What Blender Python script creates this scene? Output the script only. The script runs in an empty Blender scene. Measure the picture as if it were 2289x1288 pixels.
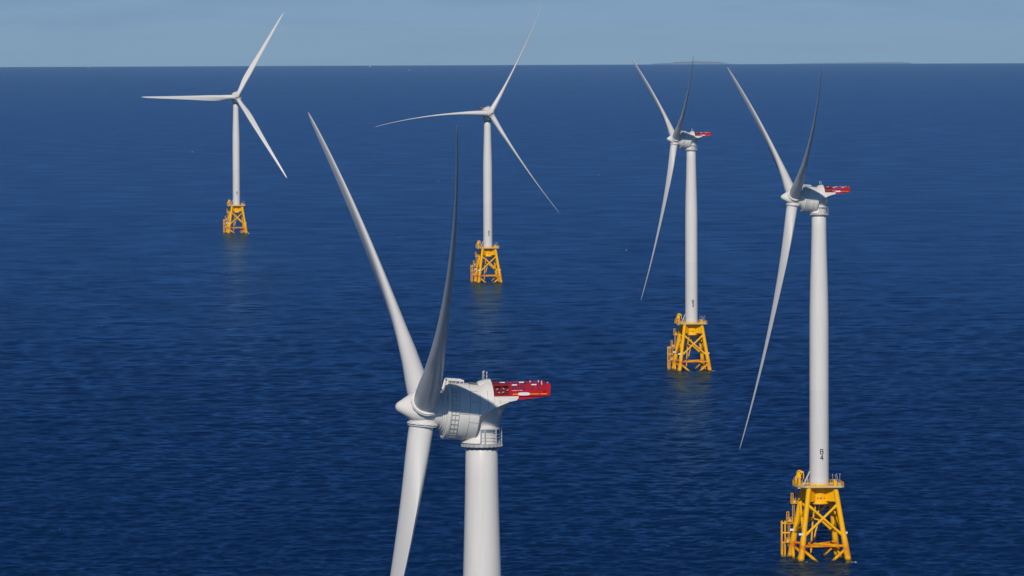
import bpy, math, random
import numpy as np
from mathutils import Matrix, Vector

# ------------------------------------------------------------------ camera, sky, sun, exposure
S = bpy.context.scene
COL = S.collection
FPX, W0, H0 = 11560.0, 2289.0, 1288.0            # focal length in pixels of the photograph
EYE, Y0, ROLL = 146.588, 72.37, math.radians(0.22)
PITCH = math.atan((H0 / 2 - Y0) / FPX)
REFF = 7.35e6                                    # earth radius with refraction: bends the sea away to its horizon
SUN_EL, SUN_AZ = math.radians(32), math.radians(5)   # azimuth: to the left, behind the camera

cam_data = bpy.data.cameras.new('camera')
cam_data.lens = FPX / W0 * 36.0
cam_data.sensor_width = 36.0
cam_data.clip_start = 1.0
cam_data.clip_end = 300000.0
cam = bpy.data.objects.new('camera', cam_data)
COL.objects.link(cam)
cam.matrix_world = (Matrix.Translation((0, 0, EYE)) @ Matrix.Rotation(math.radians(90) - PITCH, 4, 'X')
                    @ Matrix.Rotation(-ROLL, 4, 'Z'))
S.camera = cam

S.view_settings.view_transform = 'Standard'
S.view_settings.look = 'None'
S.view_settings.gamma = 1.0
S.view_settings.exposure = -0.10

world = bpy.data.worlds.new('World')
S.world = world
world.use_nodes = True
wt = world.node_tree
wt.nodes.clear()
w_out = wt.nodes.new('ShaderNodeOutputWorld')
w_bg = wt.nodes.new('ShaderNodeBackground')
sky = wt.nodes.new('ShaderNodeTexSky')
sky.sky_type = 'NISHITA'
sky.sun_disc = False
sky.sun_elevation = SUN_EL
sky.sun_rotation = math.pi + SUN_AZ
sky.altitude = 100.0
sky.air_density = 1.0
sky.dust_density = 0.25
sky.ozone_density = 3.0
# thin high cloud streaks: slightly paler and greyer bands low in the sky
tc = wt.nodes.new('ShaderNodeTexCoord')
mp = wt.nodes.new('ShaderNodeMapping')
mp.inputs['Scale'].default_value = (22, 22, 190)
nz = wt.nodes.new('ShaderNodeTexNoise')
nz.inputs['Scale'].default_value = 1.0
nz.inputs['Detail'].default_value = 5.0
nz.inputs['Roughness'].default_value = 0.55
rp = wt.nodes.new('ShaderNodeMapRange')
rp.inputs['From Min'].default_value = 0.45
rp.inputs['From Max'].default_value = 0.72
rp.inputs['To Min'].default_value = 0.0
rp.inputs['To Max'].default_value = 0.55
mx = wt.nodes.new('ShaderNodeMix')
mx.data_type = 'RGBA'
mx.blend_type = 'MULTIPLY'
mx.inputs[7].default_value = (0.80, 0.80, 0.87, 1)
wt.links.new(tc.outputs['Generated'], mp.inputs['Vector'])
# the sky model stops at the level horizon, but from this height the sea's edge lies below it: carry the sky on down
sx_ = wt.nodes.new('ShaderNodeSeparateXYZ')
ab_ = wt.nodes.new('ShaderNodeMath')
ab_.operation = 'ABSOLUTE'
ad_ = wt.nodes.new('ShaderNodeMath')
ad_.operation = 'MULTIPLY_ADD'
ad_.inputs[1].default_value = 0.9
ad_.inputs[2].default_value = 0.17
cb_ = wt.nodes.new('ShaderNodeCombineXYZ')
wt.links.new(tc.outputs['Generated'], sx_.inputs[0])
wt.links.new(sx_.outputs['Z'], ab_.inputs[0])
wt.links.new(ab_.outputs[0], ad_.inputs[0])
wt.links.new(sx_.outputs['X'], cb_.inputs['X'])
wt.links.new(sx_.outputs['Y'], cb_.inputs['Y'])
wt.links.new(ad_.outputs[0], cb_.inputs['Z'])
wt.links.new(cb_.outputs[0], sky.inputs['Vector'])
wt.links.new(mp.outputs[0], nz.inputs['Vector'])
wt.links.new(nz.outputs['Fac'], rp.inputs['Value'])
wt.links.new(rp.outputs[0], mx.inputs[0])
wt.links.new(sky.outputs[0], mx.inputs[6])
# pale milky air low down, clear deep blue higher up
el_ = wt.nodes.new('ShaderNodeMapRange')
el_.inputs['From Min'].default_value = 0.012
el_.inputs['From Max'].default_value = 0.16
wt.links.new(ab_.outputs[0], el_.inputs['Value'])
mb_ = wt.nodes.new('ShaderNodeMix')
mb_.data_type = 'RGBA'
mb_.blend_type = 'MULTIPLY'
mb_.inputs[7].default_value = (0.33, 0.58, 0.82, 1)
wt.links.new(el_.outputs[0], mb_.inputs[0])
wt.links.new(mx.outputs[2], mb_.inputs[6])
wt.links.new(mb_.outputs[2], w_bg.inputs['Color'])
w_bg.inputs['Strength'].default_value = 0.069
wt.links.new(w_bg.outputs[0], w_out.inputs['Surface'])

sun_data = bpy.data.lights.new('sun', 'SUN')
sun_data.energy = 3.4
sun_data.angle = math.radians(0.5)
sun_data.color = (1.0, 0.925, 0.82)
sun = bpy.data.objects.new('sun', sun_data)
COL.objects.link(sun)
to_sun = Vector((-math.sin(SUN_AZ) * math.cos(SUN_EL), -math.cos(SUN_AZ) * math.cos(SUN_EL), math.sin(SUN_EL)))
sun.rotation_euler = to_sun.to_track_quat('Z', 'Y').to_euler()

try:
    S.cycles.use_denoising = True
    S.cycles.volume_bounces = 0
    S.cycles.max_bounces = 6
    S.cycles.transparent_max_bounces = 12
except Exception:
    pass

# ------------------------------------------------------------------ helpers
def drop(x, y):
    return -(x * x + y * y) / (2 * REFF)

def ray(px, py):
    """direction of the photograph's pixel in the world"""
    a, b = (px - W0 / 2) / FPX, -(py - H0 / 2) / FPX
    c, s = math.cos(ROLL), math.sin(ROLL)
    r, u = c * a + s * b, -s * a + c * b
    return Vector((r, math.cos(PITCH) + u * math.sin(PITCH), -math.sin(PITCH) + u * math.cos(PITCH)))

def at_range(px, rng):
    d = ray(px, 400.0)
    k = rng / math.hypot(d.x, d.y)
    return d.x * k, d.y * k

def at_sea(px, py):
    d = ray(px, py)
    h2 = math.hypot(d.x, d.y)
    s, q = d.z / h2, EYE
    a = 1 / (2 * REFF)
    disc = s * s - 4 * a * q
    rng = (-s - math.sqrt(max(disc, 0))) / (2 * a)
    return d.x / h2 * rng, d.y / h2 * rng

class MB:
    """collects shapes; build() links them as one mesh object"""
    def __init__(self):
        self.v, self.f, self.m = [], [], []
    def add(self, vs, fs, mi=0):
        o = len(self.v)
        self.v.extend([tuple(p) for p in vs])
        for q in fs:
            self.f.append(tuple(i + o for i in q))
            self.m.append(mi)
        return self
    def box(self, c, s, rz=0.0, mi=0, M=None):
        hx, hy, hz = s[0] / 2, s[1] / 2, s[2] / 2
        R = M or Matrix.Rotation(rz, 3, 'Z')
        vs = [Vector(c) + R @ Vector((x * hx, y * hy, z * hz)) for z in (-1, 1) for x, y in ((-1, -1), (1, -1), (1, 1), (-1, 1))]
        return self.add(vs, [(3, 2, 1, 0), (4, 5, 6, 7), (0, 1, 5, 4), (1, 2, 6, 5), (2, 3, 7, 6), (3, 0, 4, 7)], mi)
    def bar(self, a, b, w, h, mi=0):
        a, b = Vector(a), Vector(b)
        d = (b - a)
        q = d.to_track_quat('X', 'Z').to_matrix()
        return self.box((a + b) / 2, (d.length, w, h), M=q, mi=mi)
    def tube(self, a, b, r0, r1=None, n=12, mi=0, caps=True):
        a, b = Vector(a), Vector(b)
        r1 = r0 if r1 is None else r1
        q = (b - a).to_track_quat('Z', 'Y').to_matrix()
        vs = []
        for p, r in ((a, r0), (b, r1)):
            for k in range(n):
                t = 2 * math.pi * k / n
                vs.append(p + q @ Vector((r * math.cos(t), r * math.sin(t), 0)))
        fs = [(k, (k + 1) % n, n + (k + 1) % n, n + k) for k in range(n)]
        if caps:
            fs += [tuple(range(n - 1, -1, -1)), tuple(range(n, 2 * n))]
        return self.add(vs, fs, mi)
    def path(self, pts, r, n=8, mi=0):
        for a, b in zip(pts[:-1], pts[1:]):
            self.tube(a, b, r, n=n, mi=mi)
        return self
    def rings(self, rings, close=True, caps=(True, True), mi=0):
        n = len(rings[0])
        vs = [p for r in rings for p in r]
        fs = []
        for i in range(len(rings) - 1):
            for k in range(n if close else n - 1):
                k2 = (k + 1) % n
                fs.append((i * n + k, i * n + k2, (i + 1) * n + k2, (i + 1) * n + k))
        if caps[0]:
            fs.append(tuple(range(n - 1, -1, -1)))
        if caps[1]:
            fs.append(tuple(range((len(rings) - 1) * n, len(rings) * n)))
        return self.add(vs, fs, mi)
    def lathe(self, prof, o=(0, 0, 0), axis=(0, 0, 1), n=40, caps=(True, True), mi=0):
        o, q = Vector(o), Vector(axis).to_track_quat('Z', 'Y').to_matrix()
        R = []
        for s, r in prof:
            R.append([o + q @ Vector((r * math.cos(2 * math.pi * k / n), r * math.sin(2 * math.pi * k / n), s)) for k in range(n)])
        return self.rings(R, caps=caps, mi=mi)
    def build(self, name, mats, parent=None, smooth=35):
        me = bpy.data.meshes.new(name)
        me.from_pydata(self.v, [], self.f)
        if not isinstance(mats, (list, tuple)):
            mats = [mats]
        for m in mats:
            me.materials.append(m)
        if len(mats) > 1:
            me.polygons.foreach_set('material_index', self.m)
        me.update()
        if smooth:
            me.polygons.foreach_set('use_smooth', [True] * len(me.polygons))
            me.set_sharp_from_angle(angle=math.radians(smooth))
        o = bpy.data.objects.new(name, me)
        COL.objects.link(o)
        if parent is not None:
            o.parent = parent
        return o

def tag(o, label=None, cat=None, group=None, kind=None):
    for k, v in (('label', label), ('category', cat), ('group', group), ('kind', kind)):
        if v:
            o[k] = v
    return o

def sstep(a, b, x):
    t = min(1.0, max(0.0, (x - a) / (b - a)))
    return t * t * (3 - 2 * t)

def interp(x, tab):
    return float(np.interp(x, [t[0] for t in tab], [t[1] for t in tab]))

# ------------------------------------------------------------------ materials
def new_mat(name):
    m = bpy.data.materials.new(name)
    m.use_nodes = True
    nt = m.node_tree
    b = nt.nodes['Principled BSDF']
    return m, nt, b

def paint(name, col, rough=0.42, var=0.06, scale=(0.5, 0.5, 0.12), spec=0.35, metal=0.0, streak=None):
    """gloss paint with faint weathering; streak = (colour, amount) adds run-down dirt of its own"""
    m, nt, b = new_mat(name)
    N, L = nt.nodes, nt.links
    t = N.new('ShaderNodeTexCoord')
    p = N.new('ShaderNodeMapping')
    p.inputs['Scale'].default_value = scale
    n = N.new('ShaderNodeTexNoise')
    n.inputs['Scale'].default_value = 1.6
    n.inputs['Detail'].default_value = 6
    n.inputs['Roughness'].default_value = 0.6
    L.new(t.outputs['Object'], p.inputs['Vector'])
    L.new(p.outputs[0], n.inputs['Vector'])
    r = N.new('ShaderNodeMapRange')
    r.inputs['From Min'].default_value = 0.3
    r.inputs['From Max'].default_value = 0.7
    r.inputs['To Min'].default_value = 1 - var
    r.inputs['To Max'].default_value = 1 + var * 0.5
    L.new(n.outputs['Fac'], r.inputs['Value'])
    mu = N.new('ShaderNodeMix')
    mu.data_type = 'RGBA'
    mu.blend_type = 'MULTIPLY'
    mu.inputs[0].default_value = 1
    mu.inputs[6].default_value = (*col, 1)
    L.new(r.outputs[0], mu.inputs[7])
    last = mu.outputs[2]
    if streak:
        n2 = N.new('ShaderNodeTexNoise')
        n2.inputs['Scale'].default_value = 1.0
        n2.inputs['Detail'].default_value = 4
        p2 = N.new('ShaderNodeMapping')
        p2.inputs['Scale'].default_value = (2.4, 2.4, 0.10)
        L.new(t.outputs['Object'], p2.inputs['Vector'])
        L.new(p2.outputs[0], n2.inputs['Vector'])
        r2 = N.new('ShaderNodeMapRange')
        r2.inputs['From Min'].default_value = 0.55
        r2.inputs['From Max'].default_value = 0.78
        r2.inputs['To Max'].default_value = streak[1]
        L.new(n2.outputs['Fac'], r2.inputs['Value'])
        m2 = N.new('ShaderNodeMix')
        m2.data_type = 'RGBA'
        m2.inputs[7].default_value = (*streak[0], 1)
        L.new(r2.outputs[0], m2.inputs[0])
        L.new(last, m2.inputs[6])
        last = m2.outputs[2]
    L.new(last, b.inputs['Base Color'])
    b.inputs['Roughness'].default_value = rough
    b.inputs['Specular IOR Level'].default_value = spec
    b.inputs['Metallic'].default_value = metal
    return m

WHITE = (0.715, 0.695, 0.665)
M_white = paint('white_paint', WHITE, 0.38, 0.05)
M_tower = paint('tower_paint', WHITE, 0.33, 0.045, (0.35, 0.35, 0.05), streak=((0.52, 0.50, 0.46), 0.22))
M_blade = paint('blade_gelcoat', (0.715, 0.70, 0.675), 0.34, 0.04, (0.6, 0.6, 0.05))
M_steel = paint('galvanised_steel', (0.55, 0.55, 0.55), 0.45, 0.08, metal=0.3)
M_seam = paint('panel_seam', (0.16, 0.165, 0.17), 0.6, 0.05)
def sections(m):
    nt = m.node_tree
    N, L = nt.nodes, nt.links
    b = N['Principled BSDF']
    src = b.inputs['Base Color'].links[0].from_socket
    t = N.new('ShaderNodeTexCoord')
    sx = N.new('ShaderNodeSeparateXYZ')
    L.new(t.outputs['Object'], sx.inputs[0])
    d = N.new('ShaderNodeMath')
    d.operation = 'MULTIPLY_ADD'
    d.inputs[1].default_value = 1 / 24.3
    d.inputs[2].default_value = 0.06
    L.new(sx.outputs['Z'], d.inputs[0])
    f = N.new('ShaderNodeMath')
    f.operation = 'FLOOR'
    L.new(d.outputs[0], f.inputs[0])
    w = N.new('ShaderNodeTexWhiteNoise')
    w.noise_dimensions = '1D'
    L.new(f.outputs[0], w.inputs['W'])
    r = N.new('ShaderNodeMapRange')
    r.inputs['To Min'].default_value = 0.93
    r.inputs['To Max'].default_value = 1.0
    L.new(w.outputs['Value'], r.inputs['Value'])
    q = N.new('ShaderNodeMix')
    q.data_type = 'RGBA'
    q.blend_type = 'MULTIPLY'
    q.inputs[0].default_value = 1
    L.new(src, q.inputs[6])
    L.new(r.outputs[0], q.inputs[7])
    L.new(q.outputs[2], b.inputs['Base Color'])
sections(M_tower)
M_dark = paint('dark_rubber', (0.03, 0.032, 0.035), 0.6, 0.1)
M_greyring = paint('grey_bearing', (0.22, 0.23, 0.24), 0.5, 0.1)
M_red = paint('red_paint', (0.50, 0.004, 0.010), 0.42, 0.08, (1, 1, 1))
M_dkred = paint('dark_red_paint', (0.16, 0.005, 0.010), 0.55, 0.15, (1, 1, 1))
M_midred = paint('shaded_red_paint', (0.30, 0.005, 0.012), 0.55, 0.15, (1, 1, 1))  # cooler frame red, with its shade put into the colour
M_stripe = paint('orange_stripe', (0.85, 0.30, 0.01), 0.5, 0.05)
M_sign = paint('sign_white', (0.78, 0.78, 0.78), 0.5, 0.03)
M_black = paint('black_lettering', (0.012, 0.012, 0.014), 0.5, 0.05)
M_rail = paint('yellow_rail', (0.90, 0.46, 0.004), 0.5, 0.08, spec=0.15)
M_deck = paint('deck_edge', (0.50, 0.47, 0.40), 0.6, 0.15, (1, 1, 1))

def yellow_jacket():
    m, nt, b = new_mat('yellow_jacket_paint')
    N, L = nt.nodes, nt.links
    t = N.new('ShaderNodeTexCoord')
    sx = N.new('ShaderNodeSeparateXYZ')
    L.new(t.outputs['Object'], sx.inputs[0])
    n = N.new('ShaderNodeTexNoise')
    n.inputs['Scale'].default_value = 0.8
    n.inputs['Detail'].default_value = 6
    L.new(t.outputs['Object'], n.inputs['Vector'])
    n3 = N.new('ShaderNodeTexNoise')
    n3.inputs['Scale'].default_value = 0.35
    n3.inputs['Detail'].default_value = 3
    L.new(t.outputs['Object'], n3.inputs['Vector'])
    def mr(sock, a, b_, c, d):
        r = N.new('ShaderNodeMapRange')
        for k, v in zip(('From Min', 'From Max', 'To Min', 'To Max'), (a, b_, c, d)):
            r.inputs[k].default_value = v
        L.new(sock, r.inputs['Value'])
        return r.outputs[0]
    def math_(op, a, b_):
        q = N.new('ShaderNodeMath')
        q.operation = op
        for i, s in enumerate((a, b_)):
            if isinstance(s, (int, float)):
                q.inputs[i].default_value = s
            else:
                L.new(s, q.inputs[i])
        return q.outputs[0]
    def mix(fac, a, col):
        q = N.new('ShaderNodeMix')
        q.data_type = 'RGBA'
        L.new(fac, q.inputs[0])
        if isinstance(a, tuple):
            q.inputs[6].default_value = (*a, 1)
        else:
            L.new(a, q.inputs[6])
        q.inputs[7].default_value = (*col, 1)
        return q.outputs[2]
    c = mix(mr(n.outputs['Fac'], 0.35, 0.75, 0, 0.45), (0.93, 0.475, 0.002), (0.86, 0.40, 0.002))
    # rust in the splash zone, strongest round the brace joints about 4 m up
    up = mr(sx.outputs['Z'], 4.2, 6.2, 1, 0)
    lo = mr(sx.outputs['Z'], 1.0, 3.2, 0.12, 1)
    ru = math_('MULTIPLY', math_('MULTIPLY', up, lo), mr(n3.outputs['Fac'], 0.36, 0.58, 0.1, 0.95))
    c = mix(ru, c, (0.62, 0.15, 0.008))
    # weed and wet band at the waterline
    wl = mr(sx.outputs['Z'], 0.25, 0.9, 0.88, 0)
    c = mix(wl, c, (0.045, 0.035, 0.012))
    L.new(c, b.inputs['Base Color'])
    b.inputs['Roughness'].default_value = 0.5
    b.inputs['Specular IOR Level'].default_value = 0.15
    return m
M_yel = yellow_jacket()

# ------------------------------------------------------------------ the sea
rng_ = np.random.RandomState(7)
NW = 96
w_lam = np.exp(np.linspace(math.log(2.2), math.log(60.0), NW)) * (1 + 0.04 * rng_.randn(NW))
w_dir = math.radians(-78) + rng_.randn(NW) * np.interp(np.log(w_lam), [math.log(2.6), math.log(48)], [0.70, 0.40])
w_slope = np.interp(np.log(w_lam), [math.log(2.6), math.log(6.5), math.log(18), math.log(60)], [0.046, 0.040, 0.009, 0.003])
w_amp = w_slope * w_lam / (2 * math.pi)
w_kx, w_ky = 2 * math.pi / w_lam * np.cos(w_dir), 2 * math.pi / w_lam * np.sin(w_dir)
w_ph = rng_.rand(NW) * 6.283

def sea_height(x, y, spacing=0.0):
    x, y = np.asarray(x, float), np.asarray(y, float)
    z = np.zeros_like(x)
    for i in range(NW):
        f = np.clip((w_lam[i] / np.maximum(spacing, 1e-6) - 2.0) / 2.0, 0, 1)
        if np.max(f) > 0:
            z += f * w_amp[i] * np.cos(w_kx[i] * x + w_ky[i] * y + w_ph[i])
    return z

def build_sea():
    fine = np.linspace(-6.5, 6.5, 1350)
    rest = np.linspace(6.6, 353.4, 170)[1:-1]
    th = np.radians(np.concatenate([fine, rest]))
    r = [1.0, 60, 200, 400]
    while r[-1] < 1290:
        r.append(r[-1] + max(40.0 - (r[-1] / 40.0), 8))
    fpx = FPX / W0 * 1024
    while r[-1] < 95000:
        R = r[-1]
        step = R * R / (fpx * EYE) * (0.30 if R < 4500 else .5 if R < 9000 else 1.0)
        r.append(R + min(step, 3000))
    r = np.array(r)
    sp = np.gradient(r)
    RR, TT = np.meshgrid(r, th, indexing='ij')
    SP = np.repeat(sp[:, None], len(th), 1)
    lat = np.gradient(np.concatenate([th, [2 * math.pi + th[0]]]))[:-1]
    SP = np.maximum(SP, RR * lat[None, :])
    X, Y = RR * np.sin(TT), RR * np.cos(TT)
    Z = -(RR ** 2) / (2 * REFF) + sea_height(X, Y, SP)
    nr, nt = RR.shape
    co = np.empty((nr * nt + 1, 3), np.float32)
    co[:-1, 0], co[:-1, 1], co[:-1, 2] = X.ravel(), Y.ravel(), Z.ravel()
    co[-1] = (0, 0, 0)
    i = np.arange(nr - 1)[:, None] * nt
    k = np.arange(nt)[None, :]
    k2 = (k + 1) % nt
    q = np.stack([i + k, i + nt + k, i + nt + k2, i + k2], -1).reshape(-1, 4)[:, ::-1]
    tri = np.stack([np.full(nt, nr * nt), np.arange(nt), (np.arange(nt) + 1) % nt], -1)[:, ::-1]
    loops = np.concatenate([q.ravel(), tri.ravel()]).astype(np.int32)
    starts = np.concatenate([np.arange(len(q)) * 4, len(q) * 4 + np.arange(nt) * 3]).astype(np.int32)
    me = bpy.data.meshes.new('sea')
    me.vertices.add(len(co))
    me.vertices.foreach_set('co', co.ravel())
    me.loops.add(len(loops))
    me.loops.foreach_set('vertex_index', loops)
    me.polygons.add(len(starts))
    me.polygons.foreach_set('loop_start', starts)
    me.polygons.foreach_set('use_smooth', np.ones(len(starts), bool))
    me.update(calc_edges=True)
    me.validate()
    m, nt_, b = new_mat('sea_water')
    N, L = nt_.nodes, nt_.links
    t = N.new('ShaderNodeNewGeometry')
    # broad patches of slightly different water
    n0 = N.new('ShaderNodeTexNoise')
    n0.inputs['Scale'].default_value = 0.004
    n0.inputs['Detail'].default_value = 4
    L.new(t.outputs['Position'], n0.inputs['Vector'])
    cr = N.new('ShaderNodeMix')
    cr.data_type = 'RGBA'
    cr.inputs[6].default_value = (0.0002, 0.0132, 0.055, 1)
    cr.inputs[7].default_value = (0.0004, 0.0188, 0.074, 1)
    L.new(n0.outputs['Fac'], cr.inputs[0])
    n1 = N.new('ShaderNodeTexNoise')
    n1.inputs['Scale'].default_value = 0.55
    n1.inputs['Detail'].default_value = 5
    n1.inputs['Roughness'].default_value = 0.6
    L.new(t.outputs['Position'], n1.inputs['Vector'])
    bp = N.new('ShaderNodeBump')
    n2 = N.new('ShaderNodeTexNoise')
    n2.inputs['Scale'].default_value = 0.018
    n2.inputs['Detail'].default_value = 5
    L.new(t.outputs['Position'], n2.inputs['Vector'])
    r2 = N.new('ShaderNodeMapRange')
    r2.inputs['From Min'].default_value = 0.36
    r2.inputs['From Max'].default_value = 0.64
    r2.inputs['To Min'].default_value = 0.35
    r2.inputs['To Max'].default_value = 1.0
    L.new(n2.outputs['Fac'], r2.inputs['Value'])
    L.new(r2.outputs[0], bp.inputs['Strength'])
    bp.inputs['Distance'].default_value = 0.55
    L.new(n1.outputs['Fac'], bp.inputs['Height'])
    # water body plus a surface reflection cut down as by a polarising filter
    N.remove(b)
    df = N.new('ShaderNodeBsdfDiffuse')
    L.new(cr.outputs[2], df.inputs['Color'])
    L.new(bp.outputs[0], df.inputs['Normal'])
    gl = N.new('ShaderNodeBsdfGlossy')
    gl.inputs['Roughness'].default_value = 0.16
    gl.inputs['Color'].default_value = (0.25, 0.48, 0.76, 1)
    L.new(bp.outputs[0], gl.inputs['Normal'])
    fr = N.new('ShaderNodeFresnel')
    fr.inputs['IOR'].default_value = 1.333
    L.new(bp.outputs[0], fr.inputs['Normal'])
    ms = N.new('ShaderNodeMixShader')
    L.new(fr.outputs[0], ms.inputs[0])
    L.new(df.outputs[0], ms.inputs[1])
    L.new(gl.outputs[0], ms.inputs[2])
    L.new(ms.outputs[0], N['Material Output'].inputs['Surface'])
    me.materials.append(m)
    o = bpy.data.objects.new('sea', me)
    COL.objects.link(o)
    tag(o, kind='structure')
build_sea()

# ------------------------------------------------------------------ islands on the horizon
def island(px0, px1, rng, prof, seed):
    """low land: ridge profile along its length (fraction, metres), rounded across; rests on the curved sea"""
    x0, y0 = at_range(px0, rng)
    x1, y1 = at_range(px1, rng)
    nu, nv = 90, 16
    rs = np.random.RandomState(seed)
    rough = np.convolve(rs.randn(nu + 8), np.ones(5) / 5, 'same')[4:-4] if nu else 0
    ridge = np.interp(np.linspace(0, 1, nu), [p[0] for p in prof], [p[1] for p in prof])
    L = math.hypot(x1 - x0, y1 - y0)
    mb = MB()
    V = []
    for j in range(nv):
        v = j / (nv - 1)
        for i in range(nu):
            u = i / (nu - 1)
            bx, by = x0 + (x1 - x0) * u, y0 + (y1 - y0) * u + (v - 0.5) * L * 0.45
            h = ridge[i] * math.sin(math.pi * v) ** 0.6 + (1.2 * rough[i] if 0 < j < nv - 1 else 0)
            V.append((bx, by, drop(bx, by) + (h if 0 < j < nv - 1 else -3)))
    F = [(j * nu + i, j * nu + i + 1, (j + 1) * nu + i + 1, (j + 1) * nu + i) for j in range(nv - 1) for i in range(nu - 1)]
    mb.add(V, F)
    m, nt, b = new_mat('island_haze_blue')
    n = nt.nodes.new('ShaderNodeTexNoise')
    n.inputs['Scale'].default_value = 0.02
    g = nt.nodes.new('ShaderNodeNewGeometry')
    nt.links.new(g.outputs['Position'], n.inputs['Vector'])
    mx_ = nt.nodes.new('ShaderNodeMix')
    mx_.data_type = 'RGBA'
    mx_.inputs[6].default_value = (0.15, 0.22, 0.32, 1)  # pale blue of distance haze painted into the land colour
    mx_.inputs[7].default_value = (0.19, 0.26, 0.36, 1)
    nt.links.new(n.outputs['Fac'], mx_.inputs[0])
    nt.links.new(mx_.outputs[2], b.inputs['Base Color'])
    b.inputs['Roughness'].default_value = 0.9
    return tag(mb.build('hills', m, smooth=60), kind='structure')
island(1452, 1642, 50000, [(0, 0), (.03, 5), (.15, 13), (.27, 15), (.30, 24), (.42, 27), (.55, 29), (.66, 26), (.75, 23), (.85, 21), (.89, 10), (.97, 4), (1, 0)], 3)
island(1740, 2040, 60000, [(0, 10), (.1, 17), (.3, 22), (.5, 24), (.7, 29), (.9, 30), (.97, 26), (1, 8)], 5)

# ------------------------------------------------------------------ lettering as painted strokes on a round wall
GLYPH = {
    'B': [[(0, 0), (0, 1), (.42, 1), (.56, .93), (.56, .60), (.42, .52), (0, .52)], [(.42, .52), (.60, .44), (.60, .08), (.44, 0), (0, 0)]],
    'I': [[(.3, 0), (.3, 1)]],
    'W': [[(0, 1), (.17, 0), (.33, .75), (.49, 0), (.66, 1)]],
    'F': [[(0, 0), (0, 1), (.58, 1)], [(0, .52), (.48, .52)]],
    '1': [[(.10, .80), (.34, 1), (.34, 0)]],
    '2': [[(.02, .80), (.12, .97), (.30, 1), (.50, .95), (.57, .78), (.52, .60), (.02, .02), (.60, .02)]],
    '3': [[(.02, .88), (.16, 1), (.44, 1), (.57, .88), (.57, .64), (.44, .53), (.24, .53)], [(.44, .53), (.60, .42), (.60, .12), (.44, 0), (.16, 0), (.02, .12)]],
    '4': [[(.46, 0), (.46, 1), (0, .30), (.64, .30)]],
    '5': [[(.56, 1), (.08, 1), (.04, .55), (.20, .62), (.42, .61), (.58, .46), (.58, .16), (.42, 0), (.16, 0), (.02, .10)]],
}
def lettering(mb, lines, radius_at, ang0, z_top, size, sw, gap=1.28, lift=0.015):
    """lines of text on a cylinder about z; ang0: bearing of the middle, letters upright"""
    for li, line in enumerate(lines):
        n = len(line)
        adv = size * 0.92
        w = adv * (n - 1) + size * 0.6
        for ci, ch in enumerate(line):
            for st in GLYPH.get(ch, []):
                for (ax, az), (bx, bz) in zip(st[:-1], st[1:]):
                    A = np.array([ax, az]) * size
                    B = np.array([bx, bz]) * size
                    d = B - A
                    ln = np.hypot(*d)
                    if ln < 1e-6:
                        continue
                    d = d / ln
                    nrm = np.array([-d[1], d[0]]) * sw / 2
                    A, B = A - d * sw / 2, B + d * sw / 2
                    k = max(1, int(ln / 0.12))
                    vs, fs = [], []
                    for i in range(k + 1):
                        for s in (-1, 1):
                            P = A + (B - A) * i / k + s * nrm
                            x = P[0] - w / 2 + ci * adv
                            z = z_top - size - li * size * gap + P[1]
                            for lf in (lift, -0.02):
                                r = radius_at(z) + lf
                                t = ang0 + x / radius_at(z)
                                vs.append((r * math.cos(t), r * math.sin(t), z))
                    for i in range(k):
                        a = i * 4
                        fs += [(a, a + 2, a + 6, a + 4), (a + 1, a + 5, a + 7, a + 3), (a, a + 4, a + 5, a + 1), (a + 2, a + 3, a + 7, a + 6)]
                    fs += [(0, 1, 3, 2), (4 * k, 4 * k + 2, 4 * k + 3, 4 * k + 1)]
                    mb.add(vs, fs)

# ------------------------------------------------------------------ one wind turbine, built once
HUB_Z, TILT, OVER, CONE = 99.872, 0.08983, 7.25, math.radians(3.9)
TOWER_TOP, DECK_Z = 95.35, 20.55
TW = [(DECK_Z, 2.70), (66, 2.66), (71, 2.60), (76, 2.48), (82, 2.30), (88, 2.14), (TOWER_TOP, 1.985)]
JROT = math.radians(9.5)
Rz = lambda a: Matrix.Rotation(a, 4, 'Z')

def build_tower(root):
    n = 56
    zs = [DECK_Z - 0.1, DECK_Z, 24, 34, 44, 54, 62, 66, 68.5, 71, 73.5, 76, 79, 82, 85, 88, 91.7, TOWER_TOP - 0.12, TOWER_TOP]
    prof = [(z, interp(z, TW)) for z in zs]
    prof[-1] = (TOWER_TOP, prof[-1][1] - 0.05)
    mb = MB().lathe(prof, n=n)
    tw = mb.build('tower', M_tower, root, smooth=50)
    for z in (47.5, 72.0):
        r = interp(z, TW)
        MB().lathe([(z - .05, r - .02), (z - .05, r + .012), (z + .05, r + .012), (z + .05, r - .02)], n=n).build('flange_seam', M_white, tw, smooth=30)
    # door facing the access side, with its landing ladder rail
    a = math.radians(168)
    d = MB()
    R = interp(DECK_Z + 1.5, TW)
    pts = []
    for zz in (DECK_Z + .25, DECK_Z + 2.45):
        for da in (-.2, -.1, 0, .1, .2):
            pts.append(((R + .03) * math.cos(a + da), (R + .03) * math.sin(a + da), zz))
    d.add(pts, [(i, i + 1, i + 6, i + 5) for i in range(4)])
    d.build('door', M_greyring, tw)
    return tw

def leg_pt(k, z):
    """centre line of leg k at height z, in the jacket's frame"""
    sx, sy = ((-1, -1), (1, -1), (1, 1), (-1, 1))[k]
    h = 6.72 + (3.72 - 6.72) * z / 20.3
    return Vector((sx * h, sy * h, z))

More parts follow.
